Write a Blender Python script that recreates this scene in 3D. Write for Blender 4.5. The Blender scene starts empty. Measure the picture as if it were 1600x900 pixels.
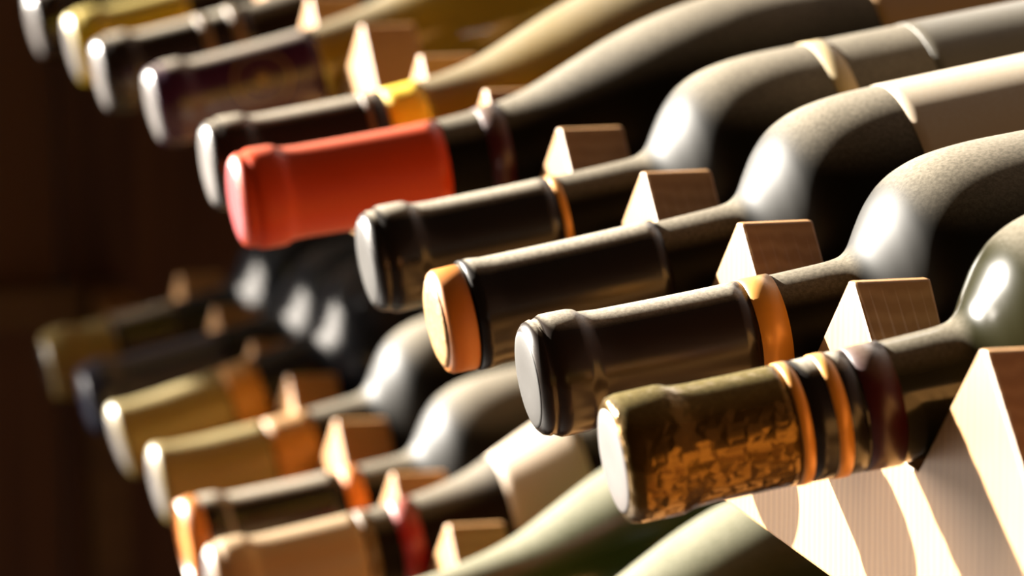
import bpy, bmesh, math, random
from mathutils import Matrix, Vector, noise
random.seed(7)
C = bpy.context.scene.collection

# ---------------------------------------------------------------- camera
cam_d = bpy.data.cameras.new('camera'); cam = bpy.data.objects.new('camera', cam_d); C.objects.link(cam)
R = ((0.23658926559384355, 0.9716041435842107, -0.003302661920068603),
     (-0.1604455939084686, 0.042421153042703975, 0.9861326772650252),
     (0.9582706980812492, -0.23277850833897867, 0.16592599330531507))
m = Matrix(R).transposed().to_4x4(); m.translation = Vector((0.97099216, -0.34295451, 0.1866863))
cam.matrix_world = m
cam_d.sensor_width = 36; cam_d.lens = 7400/1600*36
cam_d.clip_start = 0.05
cam_d.dof.use_dof = True; cam_d.dof.focus_distance = 1.17; cam_d.dof.aperture_fstop = 14.0
bpy.context.scene.camera = cam

# ---------------------------------------------------------------- world, sun, window fill light, exposure
w = bpy.data.worlds.new('world'); bpy.context.scene.world = w; w.use_nodes = True
w.node_tree.nodes['Background'].inputs[0].default_value = (1.0, 0.62, 0.34, 1)
w.node_tree.nodes['Background'].inputs[1].default_value = 0.035
def aim(o, d): o.rotation_euler = Vector(d).to_track_quat('Z', 'Y').to_euler()   # local +Z points back at the source
sd = bpy.data.lights.new('sun', 'SUN'); sun = bpy.data.objects.new('sun', sd); C.objects.link(sun)
sd.energy = 44.0; sd.color = (1.0, 0.93, 0.82); sd.angle = math.radians(0.55)
aim(sun, (-1.28, -1.0, 0.52)); sun.location = (-3, -2.5, 1.2)
ad = bpy.data.lights.new('window_fill', 'AREA'); area = bpy.data.objects.new('window_fill', ad); C.objects.link(area)
ad.shape = 'RECTANGLE'; ad.size = 1.0; ad.size_y = 1.2; ad.energy = 115; ad.color = (1.0, 0.90, 0.78)
area.location = (-2.1, -2.3, 0.15); aim(area, (-1.5, -2.3, 0.2))  # window area set low as added fill, standing in for floor bounce
vs = bpy.context.scene.view_settings
vs.view_transform = 'Standard'; vs.look = 'None'; vs.gamma = 1; vs.use_curve_mapping = False; vs.exposure = 0.0

# ---------------------------------------------------------------- materials
def newmat(name):
    mt = bpy.data.materials.new(name); mt.use_nodes = True
    nt = mt.node_tree; b = nt.nodes['Principled BSDF']; return mt, nt, b
def N(nt, kind, **kw):
    n = nt.nodes.new(kind)
    for k, v in kw.items():
        if k in n.inputs.keys(): n.inputs[k].default_value = v
        else: setattr(n, k, v)
    return n
def c4(c): return (c[0], c[1], c[2], 1)
def wood(name, light, dark, scale=60, rough=0.6, axis=(1, 1, .08), bump=.15):
    mt, nt, b = newmat(name); L = nt.links.new
    tc = N(nt, 'ShaderNodeTexCoord'); mp = N(nt, 'ShaderNodeMapping'); mp.inputs['Scale'].default_value = axis
    L(tc.outputs['Object'], mp.inputs[0])
    n = N(nt, 'ShaderNodeTexNoise', Scale=scale, Detail=5.0, Roughness=.6); L(mp.outputs[0], n.inputs['Vector'])
    wv = N(nt, 'ShaderNodeTexWave', Scale=scale*3.2, Distortion=3.0, Detail=2.0); L(mp.outputs[0], wv.inputs['Vector'])
    mx = N(nt, 'ShaderNodeMath', operation='MULTIPLY'); L(n.outputs[0], mx.inputs[0]); L(wv.outputs['Fac'], mx.inputs[1])
    ad_ = N(nt, 'ShaderNodeMath', operation='ADD'); L(mx.outputs[0], ad_.inputs[0]); L(n.outputs[0], ad_.inputs[1])
    r = N(nt, 'ShaderNodeValToRGB'); r.color_ramp.elements[0].position = .45; r.color_ramp.elements[1].position = .95
    r.color_ramp.elements[0].color = c4(light); r.color_ramp.elements[1].color = c4(dark)
    L(ad_.outputs[0], r.inputs[0]); L(r.outputs[0], b.inputs['Base Color'])
    bp = N(nt, 'ShaderNodeBump', Strength=bump, Distance=.001); L(ad_.outputs[0], bp.inputs['Height']); L(bp.outputs[0], b.inputs['Normal'])
    b.inputs['Roughness'].default_value = rough
    return mt
def dusty(name, col, rough=.12, dust=1.0, metal=0.0, trans=0.0, dustcol=(.225, .195, .146), top=1.0, low=.42, spec=.5, emboss=0):
    """glass, foil or paper with real dust settled on the faces that look up"""
    mt, nt, b = newmat(name); L = nt.links.new
    g = N(nt, 'ShaderNodeNewGeometry'); s = N(nt, 'ShaderNodeSeparateXYZ'); L(g.outputs['Normal'], s.inputs[0])
    mr = N(nt, 'ShaderNodeMapRange'); mr.interpolation_type = 'SMOOTHSTEP'
    mr.inputs['From Min'].default_value = low; mr.inputs['From Max'].default_value = top
    L(s.outputs['Z'], mr.inputs['Value'])
    tc = N(nt, 'ShaderNodeTexCoord')
    n1 = N(nt, 'ShaderNodeTexNoise', Scale=900.0, Detail=3.0, Roughness=.7); L(tc.outputs['Object'], n1.inputs['Vector'])
    n2 = N(nt, 'ShaderNodeTexNoise', Scale=35.0, Detail=3.0); L(tc.outputs['Object'], n2.inputs['Vector'])
    a1 = N(nt, 'ShaderNodeMapRange'); a1.inputs['From Min'].default_value = .35; a1.inputs['From Max'].default_value = .7
    a1.inputs['To Min'].default_value = .62; a1.inputs['To Max'].default_value = 1.15; L(n1.outputs[0], a1.inputs['Value'])
    a2 = N(nt, 'ShaderNodeMapRange'); a2.inputs['From Min'].default_value = .3; a2.inputs['From Max'].default_value = .7
    a2.inputs['To Min'].default_value = .8; a2.inputs['To Max'].default_value = 1.05; L(n2.outputs[0], a2.inputs['Value'])
    m1 = N(nt, 'ShaderNodeMath', operation='MULTIPLY'); L(a1.outputs[0], m1.inputs[0]); L(a2.outputs[0], m1.inputs[1])
    m2 = N(nt, 'ShaderNodeMath', operation='MULTIPLY'); L(mr.outputs[0], m2.inputs[0]); L(m1.outputs[0], m2.inputs[1])
    m3 = N(nt, 'ShaderNodeMath', operation='MULTIPLY', use_clamp=True); L(m2.outputs[0], m3.inputs[0]); m3.inputs[1].default_value = dust
    b.inputs['Base Color'].default_value = c4(col); b.inputs['Roughness'].default_value = rough
    b.inputs['Metallic'].default_value = metal; b.inputs['Transmission Weight'].default_value = trans
    b.inputs['Specular IOR Level'].default_value = spec
    b.inputs['IOR'].default_value = 1.5
    if emboss:
        v = N(nt, 'ShaderNodeTexVoronoi', Scale=260.0); v.distance = 'CHEBYCHEV'; L(tc.outputs['Object'], v.inputs['Vector'])
        bp = N(nt, 'ShaderNodeBump', Strength=emboss, Distance=.0012); L(v.outputs['Distance'], bp.inputs['Height']); L(bp.outputs[0], b.inputs['Normal'])
    else:
        bp = N(nt, 'ShaderNodeBump', Strength=.10, Distance=.0006); L(n2.outputs[0], bp.inputs['Height']); L(bp.outputs[0], b.inputs['Normal'])
    d = N(nt, 'ShaderNodeBsdfPrincipled'); d.inputs['Base Color'].default_value = c4(dustcol)
    d.inputs['Roughness'].default_value = .6; d.inputs['Specular IOR Level'].default_value = .12
    mix = N(nt, 'ShaderNodeMixShader'); L(m3.outputs[0], mix.inputs[0]); L(b.outputs[0], mix.inputs[1]); L(d.outputs[0], mix.inputs[2])
    L(mix.outputs[0], nt.nodes['Material Output'].inputs['Surface'])
    return mt

M = {}
M['pine'] = wood('pine_wood', (.40, .205, .066), (.32, .150, .040), scale=45, axis=(.5, 1.4, .25), rough=.5, bump=.05)
M['panel'] = wood('dark_stained_wood', (.120, .045, .010), (.060, .018, .005), scale=22, axis=(1, 1, .06), rough=.55)
M['batten'] = wood('old_batten_wood', (.16, .085, .025), (.09, .045, .014), scale=22, axis=(1, .1, 1))
M['plaster'] = wood('brown_wall_paint', (.030, .012, .006), (.020, .008, .004), scale=3, axis=(1, 1, 1), bump=.0)
M['tile'] = wood('stone_floor', (.022, .012, .007), (.014, .008, .004), scale=6, axis=(1, 1, 1), bump=.05)
M['glass_dark'] = dusty('dark_wine_glass', (.004, .003, .0012), .50, dust=.97, spec=.06, low=.50)
M['glass_brown'] = dusty('brown_wine_glass', (.008, .004, .0012), .50, dust=.97, spec=.06, low=.50)
M['glass_black'] = dusty('clean_black_glass', (.008, .009, .012), .20, dust=.10, spec=.22)
M['glass_clear'] = dusty('polished_dark_glass', (.015, .014, .005), .14, dust=.75, low=.52)
M['glass_green'] = dusty('green_wine_glass', (.022, .036, .004), .2, dust=.95, trans=.15, dustcol=(.25, .235, .165), low=.32)
M['glass_olive'] = dusty('olive_wine_glass', (.26, .17, .02), .10, dust=.80, trans=.45)
M['cap_black'] = dusty('black_foil', (.007, .0045, .003), .26, dust=.9, low=.78, spec=.45, dustcol=(.42, .37, .29), top=.98)
M['cap_brown'] = dusty('dark_brown_foil', (.012, .006, .003), .26, dust=.9, low=.78, spec=.45, dustcol=(.42, .37, .29), top=.98)
M['cap_red'] = dusty('red_foil', (.52, .044, .003), .40, dust=.6, low=.86, dustcol=(.50, .18, .12), spec=.25)
M['cap_redend'] = dusty('crimson_foil_end', (.30, .025, .03), .4, dust=.3)
M['cap_purple'] = dusty('purple_foil', (.028, .004, .022), .26, dust=.8, low=.78, spec=.45, dustcol=(.42, .37, .29), top=.98)
M['cap_yellow'] = dusty('yellow_foil', (.50, .36, .01), .35, dust=.60)
M['cap_gold'] = dusty('pale_gold_foil', (.20, .14, .03), .35, dust=.75, dustcol=(.30, .25, .13))
M['cap_cream'] = dusty('tan_foil', (.34, .20, .09), .40, dust=.75, dustcol=(.36, .29, .19))
M['cap_blue'] = dusty('dark_blue_foil', (.012, .018, .050), .30, dust=.25)
M['cap_bronze'] = dusty('bronze_foil', (.12, .066, .012), .2, dust=.6, metal=.8, low=.5, dustcol=(.20, .16, .06), emboss=.35)
M['cap_end_grey'] = dusty('grey_foil_end', (.026, .023, .020), .5, dust=.3, spec=.3)
M['cap_end_pale'] = dusty('pale_foil_end', (.085, .073, .068), .45, dust=.3)
M['cork_end'] = dusty('golden_cork', (.30, .145, .025), .5, dust=.3, emboss=.3)
M['orange'] = dusty('orange_plastic', (.48, .15, .012), .4, dust=.3, dustcol=(.4, .2, .07))
M['gold_band'] = dusty('gold_band', (.60, .25, .03), .35, dust=.6, metal=.2, dustcol=(.36, .26, .12), low=.6)
M['yellow_band'] = dusty('yellow_label', (.95, .66, .015), .5, dust=.3)
M['gold_thin'] = dusty('dull_gold_line', (.14, .075, .02), .35, dust=.6)
M['red_band'] = dusty('red_band', (.34, .012, .006), .4, dust=.5)
M['darkred_band'] = dusty('dark_red_band', (.04, .002, .003), .34, dust=.5)
M['orange_band'] = dusty('orange_label', (.85, .24, .012), .5, dust=.5)
M['amber_band'] = dusty('amber_label', (.45, .19, .015), .5, dust=.6)
M['label_cream'] = dusty('cream_label', (.34, .24, .14), .6, dust=.8, dustcol=(.42, .38, .31), low=.5)
M['label_dark'] = dusty('dark_label', (.030, .026, .016), .4, dust=.35)
M['label_brown'] = dusty('brown_label', (.35, .17, .035), .5, dust=.5)
M['label_gold'] = dusty('gold_strip', (.30, .21, .08), .5, dust=.6, dustcol=(.42, .35, .22))
M['grey_bead'] = dusty('grey_bead', (.16, .14, .13), .3, dust=.6)

# ---------------------------------------------------------------- mesh helpers
def link(name, me, mat, parent=None, smooth=False):
    o = bpy.data.objects.new(name, me); C.objects.link(o)
    if mat: me.materials.append(mat)
    if smooth:
        for p in me.polygons: p.use_smooth = True
    if parent: o.parent = parent
    return o
def box_mesh(name, x0, x1, y0, y1, z0, z1, bev=.0):
    bm = bmesh.new(); bmesh.ops.create_cube(bm, size=1)
    for v in bm.verts:
        v.co = Vector(((x0+x1)/2+v.co.x*(x1-x0), (y0+y1)/2+v.co.y*(y1-y0), (z0+z1)/2+v.co.z*(z1-z0)))
    if bev: bmesh.ops.bevel(bm, geom=bm.edges[:], offset=bev, segments=2, affect='EDGES', profile=.5)
    me = bpy.data.meshes.new(name); bm.to_mesh(me); bm.free(); return me
def extrude_profile(name, pts, y0, y1, bev=.0008, back=None):
    """pts: closed outline in XZ, extruded along Y"""
    bm = bmesh.new()
    a = [bm.verts.new((x, y0, z)) for x, z in pts]; b = [bm.verts.new((x, y1, z)) for x, z in (back or pts)]
    n = len(pts)
    bm.faces.new(a); bm.faces.new(b[::-1])
    K = 6 if back else 1; rows_ = [a]                 # slices keep the slightly twisted notch flanks smooth
    for k in range(1, K):
        rows_.append([bm.verts.new(p.co.lerp(q.co, k/K)) for p, q in zip(a, b)])
    rows_.append(b)
    for c, d in zip(rows_, rows_[1:]):
        for i in range(n): bm.faces.new((c[i], d[i], d[(i+1) % n], c[(i+1) % n]))
    bmesh.ops.recalc_face_normals(bm, faces=bm.faces[:])
    if bev:
        es = [e for e in bm.edges if len(e.link_faces) == 2 and e.calc_face_angle() > .5]
        bmesh.ops.bevel(bm, geom=es, offset=bev, segments=2, affect='EDGES', profile=.5)
    bmesh.ops.triangulate(bm, faces=[f for f in bm.faces if len(f.verts) > 4])
    me = bpy.data.meshes.new(name); bm.to_mesh(me); bm.free(); return me
SEG = 72
def lathe_mesh(name, prof, closed=False):
    """prof: list of (t, r) turned about the Y axis; r = 0 closes an end; closed = ring section"""
    bm = bmesh.new(); rings = []
    for t, r in prof:
        if r < 1e-6: rings.append([bm.verts.new((0, t, 0))])
        else: rings.append([bm.verts.new((r*math.sin(2*math.pi*k/SEG), t, r*math.cos(2*math.pi*k/SEG))) for k in range(SEG)])
    pairs = list(zip(rings, rings[1:]))
    if closed: pairs.append((rings[-1], rings[0]))
    for a, b in pairs:
        for k in range(SEG):
            k2 = (k+1) % SEG
            if len(a) == 1 and len(b) == 1: continue
            if len(a) == 1: bm.faces.new((a[0], b[k], b[k2]))
            elif len(b) == 1: bm.faces.new((a[k], b[0], a[k2]))
            else: bm.faces.new((a[k], b[k], b[k2], a[k2]))
    bmesh.ops.recalc_face_normals(bm, faces=bm.faces[:])
    me = bpy.data.meshes.new(name); bm.to_mesh(me); bm.free()
    for p in me.polygons: p.use_smooth = True
    return me

def ring_prof(kind, t0, t1, off, n=None):
    """thin sleeve lying on the bottle's skin from t0 to t1"""
    n = n or max(2, int((t1-t0)/.003))
    ts = [t0+(t1-t0)*i/n for i in range(n+1)]
    return [(t0, rad(kind, t0)+.00002)]+[(t0+.0001, rad(kind, t0)+off*.9)]+[(t, rad(kind, t)+off) for t in ts[1:-1]]+[(t1-.0001, rad(kind, t1)+off*.9), (t1, rad(kind, t1)+.00002)]
MESH = {}
def bottle_mesh(kind):
    if kind not in MESH:
        P = CURVE[kind]; tb = P[-1][0]
        prof = [(0.0005, 0)]+P+[(tb+.0005, P[-1][1]*.85), (tb-.012, P[-1][1]*.55), (tb-.024, P[-1][1]*.2), (tb-.026, 0)]
        MESH[kind] = lathe_mesh(kind, prof)
    return MESH[kind].copy()

def cap_prof(kind, length, bead=True):
    r = lambda t: rad(kind, t)
    P = [(-.0004, .0122), (.0000, .0130), (.0010, .0141), (.0025, .0146), (.0032, .0143), (.0040, .0148), (.0052, .0154), (.0070, .0155), (.0118, .0155), (.0134, .0152), (.0146, .0144), (.0165, .0142)]
    if not bead: P = [(-.0004, .0122), (.0000, .0134), (.0010, .0146), (.0030, .01505), (.0120, .0152), (.0135, .0150), (.0150, .0144), (.0165, .0142)]
    if bead == 'flare': P = [(-.0004, .0122), (.0000, .0134), (.0010, .0150), (.0025, .0156), (.0050, .0152), (.0090, .0145), (.0165, .0142)]
    ts = [.020+(length-.020)*i/10 for i in range(11)]
    P += [(t, max(r(t)+.00035, .0140)) for t in ts]
    P += [(length, r(length)+.00002)]
    return P
def bottle(label, group, kind, glass, tip, tilt, cap=None, caplen=.060, end='cap_end_grey', bead=True, extras=(), roll=0):
    e = bpy.data.objects.new('wine_bottle', None); C.objects.link(e); e.empty_display_size = .03
    e.location = tip; e.rotation_euler = (tilt, 0, 0)
    e['label'] = label; e['category'] = 'bottle'; e['group'] = group
    link('glass_body', bottle_mesh(kind), M[glass], e)
    if cap:
        c = link('capsule', lathe_mesh('capsule', cap_prof(kind, caplen, bead)), M[cap], e)
        link('capsule_end', lathe_mesh('capsule_end', [(-.0010, 0), (-.0011, .004), (-.0012, .0085), (-.0007, .0112), (-.0004, .0122), (.0004, .0122)]), M[end], c)
    for nm, mat, t0, t1, off, lab in extras:
        if nm == 'cork_stopper':
            o = link(nm, lathe_mesh(nm, [(t0, 0), (t0-.0003, .006), (t0, .0118), (t0+.0005, .0134), (t0+.0016, .0141), (t1-.001, .0143), (t1, .0140), (t1, .0100), (t1, 0)]), M[mat], e)
            link('stopper_face', lathe_mesh('stopper_face', [(t0-.0006, 0), (t0-.0010, .006), (t0-.0008, .0105), (t0-.0001, .0122), (t0+.0010, .0122)]), M['cork_end'], o)
        elif nm == 'emblem':     # round gold emblem stamped on the foil, facing the aisle
            bm = bmesh.new(); ph = math.radians(78)
            for R0, R1 in ((.0098, .0108), (.0066, .0070), (.0, .0026)):
                K = 48; va = []; vb = []
                for k in range(K):
                    a = 2*math.pi*k/K
                    for RR, L in ((max(R0, .0002), va), (R1, vb)):
                        t = (t0+t1)/2+RR*math.cos(a); rr = rad(kind, t)+off; p2 = ph+RR*math.sin(a)/rr
                        L.append(bm.verts.new((rr*math.sin(p2), t, rr*math.cos(p2))))
                for k in range(K): bm.faces.new((va[k], vb[k], vb[(k+1) % K], va[(k+1) % K]))
            me = bpy.data.meshes.new(nm); bm.to_mesh(me); bm.free(); o = link(nm, me, M[mat], e, True)
        else:
            o = link(nm, lathe_mesh(nm, ring_prof(kind, t0, t1, off), closed=True), M[mat], e)
        if lab: o['label'] = lab
    return e

# ---------------------------------------------------------------- setting
def struct(o): o['kind'] = 'structure'; return o
struct(link('floor', box_mesh('floor', -4.5, 3.0, -4.0, .60, -1.30, -1.25), M['tile']))
struct(link('wall_back', box_mesh('wall_back', -4.5, 3.0, .50, .60, -1.25, 1.6), M['plaster']))

# ---------------------------------------------------------------- bottle outlines and seats (the notches are cut to fit them)
BORD = [(0, .0130), (.001, .0138), (.003, .0141), (.010, .0141), (.013, .0137), (.040, .0137), (.060, .0141), (.074, .0146), (.080, .0150),
        (.083, .0159), (.086, .0185), (.0895, .0235), (.093, .0282), (.097, .0320), (.102, .0347), (.108, .0365), (.116, .0376), (.126, .0380), (.285, .0380), (.292, .0365), (.296, .0330)]
BORD = [(t if t < .07 else t+.0018 if t < .2 else t, r) for t, r in BORD]
BURG = [(0, .0130), (.001, .0138), (.003, .0141), (.010, .0141), (.013, .0137), (.040, .0139), (.060, .0145), (.075, .0158), (.085, .0174),
        (.093, .0195), (.100, .0221), (.107, .0250), (.115, .0283), (.124, .0318), (.134, .0350), (.146, .0378), (.160, .0397), (.180, .0402), (.275, .0402), (.286, .0385), (.292, .0345)]
def catmull(P, n=5):
    out = []
    for i in range(len(P)-1):
        p0 = P[max(i-1, 0)]; p1 = P[i]; p2 = P[i+1]; p3 = P[min(i+2, len(P)-1)]
        for k in range(n):
            u = k/n
            m1 = (p2[1]-p0[1])/(p2[0]-p0[0])*(p2[0]-p1[0]); m2 = (p3[1]-p1[1])/(p3[0]-p1[0])*(p2[0]-p1[0])
            r = (2*u**3-3*u**2+1)*p1[1]+(u**3-2*u**2+u)*m1+(-2*u**3+3*u**2)*p2[1]+(u**3-u**2)*m2
            out.append((p1[0]+(p2[0]-p1[0])*u, r))
    return out+[P[-1]]
CURVE = {'bordeaux': catmull(BORD), 'burgundy': catmull(BURG)}
def rad(kind, t):
    P = CURVE[kind]
    if t < P[0][0]: return P[1][1]
    for a, b in zip(P, P[1:]):
        if a[0] <= t <= b[0]: return a[1]+(b[1]-a[1])*(t-a[0])/(b[0]-a[0])
    return P[-1][1]
# each bottle: (row, notch) -> how far its tip stands out of the rail, height of the tip, shape
SEATS = {
    ('U', 0): (0.0710, -0.0310, 'bordeaux'),
    ('U', 1): (0.0675, -0.0296, 'bordeaux'),
    ('U', 2): (0.0680, -0.0312, 'bordeaux'),
    ('U', 3): (0.0680, -0.0303, 'bordeaux'),
    ('U', 4): (0.0885, -0.0256, 'burgundy'),
    ('U', 5): (0.0803, -0.0284, 'burgundy'),
    ('U', 7): (0.0669, -0.0334, 'burgundy'),
    ('U', 8): (0.0716, -0.0335, 'burgundy'),
    ('U', 9): (0.0680, -0.0338, 'burgundy'),
    ('U', 10): (0.0700, -0.0348, 'burgundy'),
    ('L', -2): (0.0740, -0.1865, 'burgundy'),
    ('L', -1): (0.0740, -0.1865, 'burgundy'),
    ('L', 0): (0.0715, -0.1800, 'burgundy'),
    ('L', 1): (0.0643, -0.1845, 'bordeaux'),
    ('L', 2): (0.0593, -0.1840, 'bordeaux'),
    ('L', 3): (0.0605, -0.1840, 'bordeaux'),
    ('L', 4): (0.0614, -0.1823, 'bordeaux'),
    ('L', 5): (0.0649, -0.1835, 'bordeaux'),
}

# ---------------------------------------------------------------- the wine rack
P0 = .095; TAN = math.tan(math.radians(41)); COS = math.cos(math.radians(41)); HT = .002; RT = .0195
U_TEETH = [-(n)*P0 for n in range(-3, 14)]
L_TEETH = [-.532, -.619, -.718, -.811, -.888, -.973, -1.061]
L_TEETH = [-.532+.094*k for k in range(8, 0, -1)]+L_TEETH
LZ = -.153
rack = bpy.data.objects.new('wine_rack', None); C.objects.link(rack); rack.location = (-.55, .15, -1.25)
rack['label'] = 'pale pine wine rack with two notched rails holding the bottle necks'; rack['category'] = 'wine rack'
def part(name, me, mat, lab=None):
    me.transform(Matrix.Translation(-Vector(rack.location)))
    o = link(name, me, mat, rack)
    if lab: o['label'] = lab
    return o
def seat(row, i):
    """neck lies in its notch of the front rail; returns tip location, tilt and how much deeper the notch is cut at its back edge"""
    d, zcap, kind = SEATS[(row, i)]
    teeth, ztop, j = (U_TEETH, 0, i+3) if row == 'U' else (L_TEETH, LZ, i+8)
    t = sorted(teeth, reverse=True); xm = (t[j]+t[j+1])/2-HT
    hw = (abs(t[j]-t[j+1])-2*HT)/2; apex = ztop-hw*TAN
    tilt = math.atan2(apex+(rad(kind, d)+.00045)/COS+.0002-zcap, d)
    zb = zcap+math.tan(tilt)*(d+RT); rb = rad(kind, d+RT)+.0006; deeper = 0.0
    while deeper < .04 and (zb-(apex-deeper))*math.cos(math.atan((hw*TAN+deeper)/hw)) < rb/math.cos(tilt): deeper += .0005
    return (xm, -d, zcap), tilt, (xm, deeper)
DEEPER = {row: [seat(row, i)[2] for (rw, i) in SEATS if rw == row] for row in 'UL'}
def rail_outline(teeth, ztop, zbot, x_lo, x_hi, lowend=None, deeper=()):
    t = sorted(teeth); pts = []
    pts.append((x_lo, zbot)); pts.append((x_lo, lowend if lowend else ztop-.030))
    if lowend: pts.append((t[0]-HT*2-(ztop-lowend)/TAN, lowend))
    else: pts.append((t[0]-HT*2-.030/TAN, ztop-.030))
    for i, x in enumerate(t):
        pts.append((x-2*HT, ztop-.0003)); pts.append((x, ztop))
        if i < len(t)-1:
            x2 = t[i+1]-2*HT; xm = (x+x2)/2; d = (x2-x)/2*TAN; f = .004
            d += sum(q for xq, q in deeper if abs(xq-xm) < .02)
            pts.append((xm-f, ztop-d+f*TAN)); pts.append((xm+f, ztop-d+f*TAN))
    pts.append((t[-1]+.030/TAN, ztop-.030)); pts.append((x_hi, ztop-.030)); pts.append((x_hi, zbot))
    return pts
part('front_rail', extrude_profile('front_rail', rail_outline(U_TEETH, 0, -.0762, -1.35, .40), 0, RT, back=rail_outline(U_TEETH, 0, -.0762, -1.35, .40, deeper=DEEPER['U'])), M['pine'])
part('front_rail', extrude_profile('front_rail', rail_outline(L_TEETH, LZ, LZ-.0762, -1.32, .40, LZ-.050), 0, RT, back=rail_outline(L_TEETH, LZ, LZ-.0762, -1.32, .40, LZ-.050, DEEPER['L'])), M['pine'])

# ---------------------------------------------------------------- bottles
rows = {'U': [], 'L': []}
def put(row, i, label, group, kind, glass, **k):
    tip, tilt, _ = seat(row, i)
    e = bottle(label, group, kind, glass, tip, tilt, **k)
    rows[row].append((tip, tilt, kind)); return e
GU = 'bottles in the upper row'; GL = 'bottles in the lower row'
B = 'band'
put('U', 0, 'dark bottle with embossed bronze capsule, pale end and two gold rings', GU, 'bordeaux', 'glass_clear',
    cap='cap_bronze', caplen=.0403, end='cap_end_pale', bead=False,
    extras=((B, 'gold_band', .0405, .0434, .0007, 'gold ring'), ('lower_sleeve', 'cap_black', .0435, .0565, .0004, 'black sleeve'), (B, 'gold_band', .0490, .0526, .0008, 'gold ring'),
            (B, 'darkred_band', .0568, .0655, .0005, 'dark red band')))
put('U', 1, 'dusty bottle with dark brown capsule ending in a wide gold band', GU, 'bordeaux', 'glass_dark',
    cap='cap_brown', caplen=.0560, extras=((B, 'gold_band', .0561, .0640, .0006, 'wide gold band'), ))
put('U', 2, 'dusty bottle with orange cork stopper and black sleeve and cream label', GU, 'bordeaux', 'glass_dark',
    extras=(('cork_stopper', 'orange', -.0015, .0070, 0, 'orange stopper with golden cork face'), ('capsule', 'cap_black', .0071, .0610, .0010, None),
            ('label', 'label_cream', .130, .235, .0003, 'cream paper label')))
put('U', 3, 'dusty bottle with black capsule ending in thin gold line and gold strip on its body', GU, 'bordeaux', 'glass_dark',
    cap='cap_black', caplen=.0550, extras=((B, 'gold_band', .0551, .0576, .0005, 'thin gold line'), ('label_strip', 'label_gold', .137, .1435, .0003, 'gold strip'),
                                      ('label', 'label_dark', .168, .255, .0003, 'dark paper label')))
put('U', 4, 'bottle with bright red capsule in the upper row', GU, 'burgundy', 'glass_dark',
    cap='cap_red', caplen=.0640, end='cap_redend', extras=((B, 'darkred_band', .0765, .0835, .0004, 'dark red band'), ('label', 'label_brown', .200, .268, .0003, 'brown label')))
put('U', 5, 'olive glass bottle with black capsule and bright yellow band', GU, 'burgundy', 'glass_olive',
    cap='cap_brown', caplen=.0585, end='cap_end_pale', extras=((B, 'gold_thin', .0520, .0538, .0006, 'dull gold line'), (B, 'yellow_band', .0592, .0720, .0005, 'bright yellow band')))
put('U', 7, 'bottle with dark purple capsule stamped with a round gold emblem', GU, 'burgundy', 'glass_olive',
    cap='cap_purple', caplen=.0620, end='cap_end_pale', extras=(('emblem', 'gold_thin', .0390, .0390, .0008, 'round gold emblem'), ))
put('U', 8, 'bottle with dull brown capsule between the purple capsule and the yellow one', GU, 'burgundy', 'glass_brown',
    cap='cap_brown', caplen=.0600, end='cap_end_pale', extras=((B, 'gold_thin', .0400, .0440, .0006, 'dull gold ring'), (B, 'gold_thin', .0520, .0560, .0007, 'dull gold ring')))
put('U', 9, 'bottle with bright yellow capsule near the top left corner', GU, 'burgundy', 'glass_brown',
    cap='cap_yellow', caplen=.0480, end='cap_end_pale')
put('U', 10, 'farthest upper bottle with a grey capsule end at the top left corner', GU, 'burgundy', 'glass_brown',
    cap='cap_brown', caplen=.0600, end='cap_end_pale')
put('L', -2, 'green glass bottle at the bottom edge, nearest of the lower row', GL, 'burgundy', 'glass_green', cap='cap_black', caplen=.0560)
put('L', -1, 'green glass bottle behind the nearest one in the lower row', GL, 'burgundy', 'glass_green', cap='cap_black', caplen=.0560)
put('L', 0, 'bottle with tan capsule and cream shoulder label in the lower row', GL, 'burgundy', 'glass_brown',
    cap='cap_cream', caplen=.0520, end='cap_end_pale', extras=((B, 'gold_thin', .0521, .0560, .0005, 'tan ring'), (B, 'red_band', .0640, .0720, .0005, 'red band'),
                                          ('label', 'label_cream', .1020, .1300, .0003, 'cream shoulder label')))
put('L', 1, 'dusty bottle with black capsule, orange end and orange band in the lower row', GL, 'bordeaux', 'glass_dark',
    cap='cap_black', caplen=.0560, end='orange', extras=(('end_ring', 'orange', -.0015, .0075, .0014, 'orange end ring'), ('bead_ring', 'grey_bead', .0125, .0160, .0010, 'grey ring'), (B, 'orange_band', .0580, .0650, .0006, 'orange band')))
put('L', 2, 'dusty bottle with pale gold capsule behind the orange ended one', GL, 'bordeaux', 'glass_dark',
    cap='cap_gold', caplen=.0440, bead='flare', end='cap_end_pale', extras=((B, 'amber_band', .0445, .0620, .0004, 'amber band'), ))
put('L', 3, 'clean black glass bottle with pale gold capsule, far one of the two gold capsules', GL, 'bordeaux', 'glass_black',
    cap='cap_gold', caplen=.0460, bead='flare', end='cap_end_pale', extras=((B, 'amber_band', .0465, .0600, .0004, 'amber band'), ))
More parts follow.
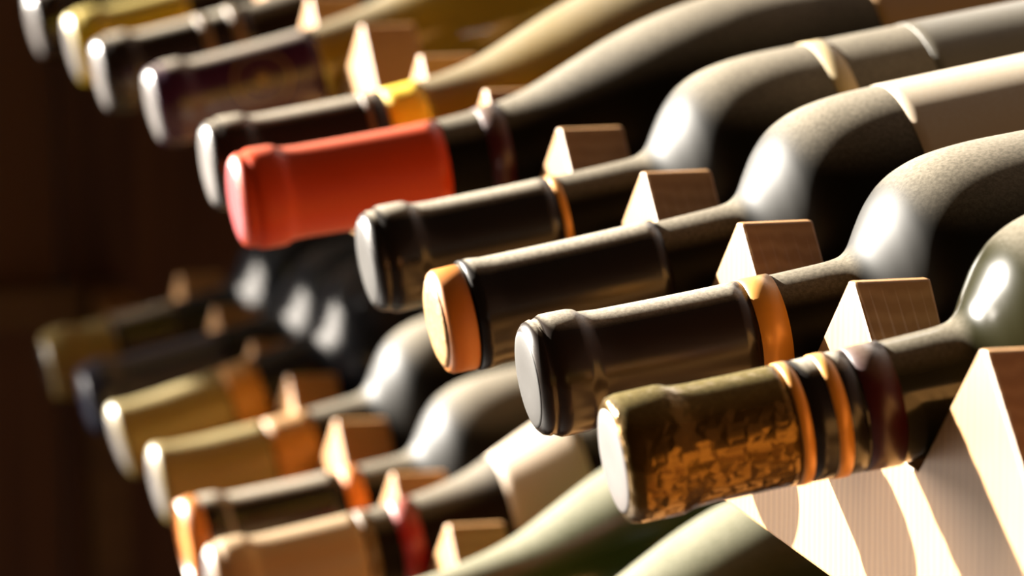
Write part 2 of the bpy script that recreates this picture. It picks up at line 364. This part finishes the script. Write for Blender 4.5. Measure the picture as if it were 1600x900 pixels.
put('L', 4, 'shaded black bottle with dark blue capsule in the lower row', GL, 'bordeaux', 'glass_black', cap='cap_blue', caplen=.0600, end='cap_blue')
put('L', 5, 'farthest lower bottle with dull brown capsule, in deep shade', GL, 'bordeaux', 'glass_black', cap='cap_gold', caplen=.0300, end='cap_brown',
    extras=(('lower_sleeve', 'cap_brown', .0301, .0600, .0006, 'brown sleeve'), ))

# rear rails: every notch as deep as its bottle body needs
def rear(name, items, x_lo, x_hi, zbot, y0, y1):
    its = sorted(((tip[0], tip[2]+math.tan(tilt)*(y0-tip[1])-(.0386 if k == 'bordeaux' else .0408)/math.cos(tilt)/COS) for tip, tilt, k in items))
    zt = min(a for _, a in its)+.030
    pts = [(x_lo, zbot), (x_lo, zt)]
    for x, a in its:
        h = (zt-a)/TAN; f = .004
        h = min(h, .044)
        pts += [(x-h, zt), (x-f, a+f*TAN), (x+f, a+f*TAN), (x+h, zt)]
    pts += [(x_hi, zt), (x_hi, zbot)]
    part(name, extrude_profile(name, pts, y0, y1), M['pine'])
rear('rear_rail', rows['U'], -1.35, .40, -.085, .150, .1695)
rear('rear_rail', rows['L'], -1.35, .40, -.245, .150, .1695)
# end partition of upright boards, an unseen low wing added to shade the far lower bottles, a cross batten and a stub post
for k in range(6):
    y0 = -.20+k*.095
    part('plank', box_mesh('plank', -1.375+.002*(k % 2), -1.352-.0015*(k % 3 == 1), y0, y0+.0935, -1.25, .62, .0012), M['panel'])
for k in range(2):
    y0 = -.295-k*.095 if k == 0 else -.425
    part('plank', box_mesh('plank', -1.375+.002*(k % 2), -1.352, y0, y0+(.0935 if k == 0 else .1285), -1.25, .095, .0012), M['panel'])
part('batten', box_mesh('batten', -1.352, -1.334, -.30, -.002, -.224, -.203, .001), M['batten'], 'worn brown cross batten')
part('end_post', box_mesh('end_post', -1.350, -1.330, 0, .0195, -1.25, -.2035, .001), M['batten'])
part('end_post', box_mesh('end_post', .40, .42, 0, .1695, -1.25, -.03, .001), M['panel'])
part('end_post', box_mesh('end_post', -1.351, -1.331, .150, .1695, -1.25, -.030, .001), M['panel'])
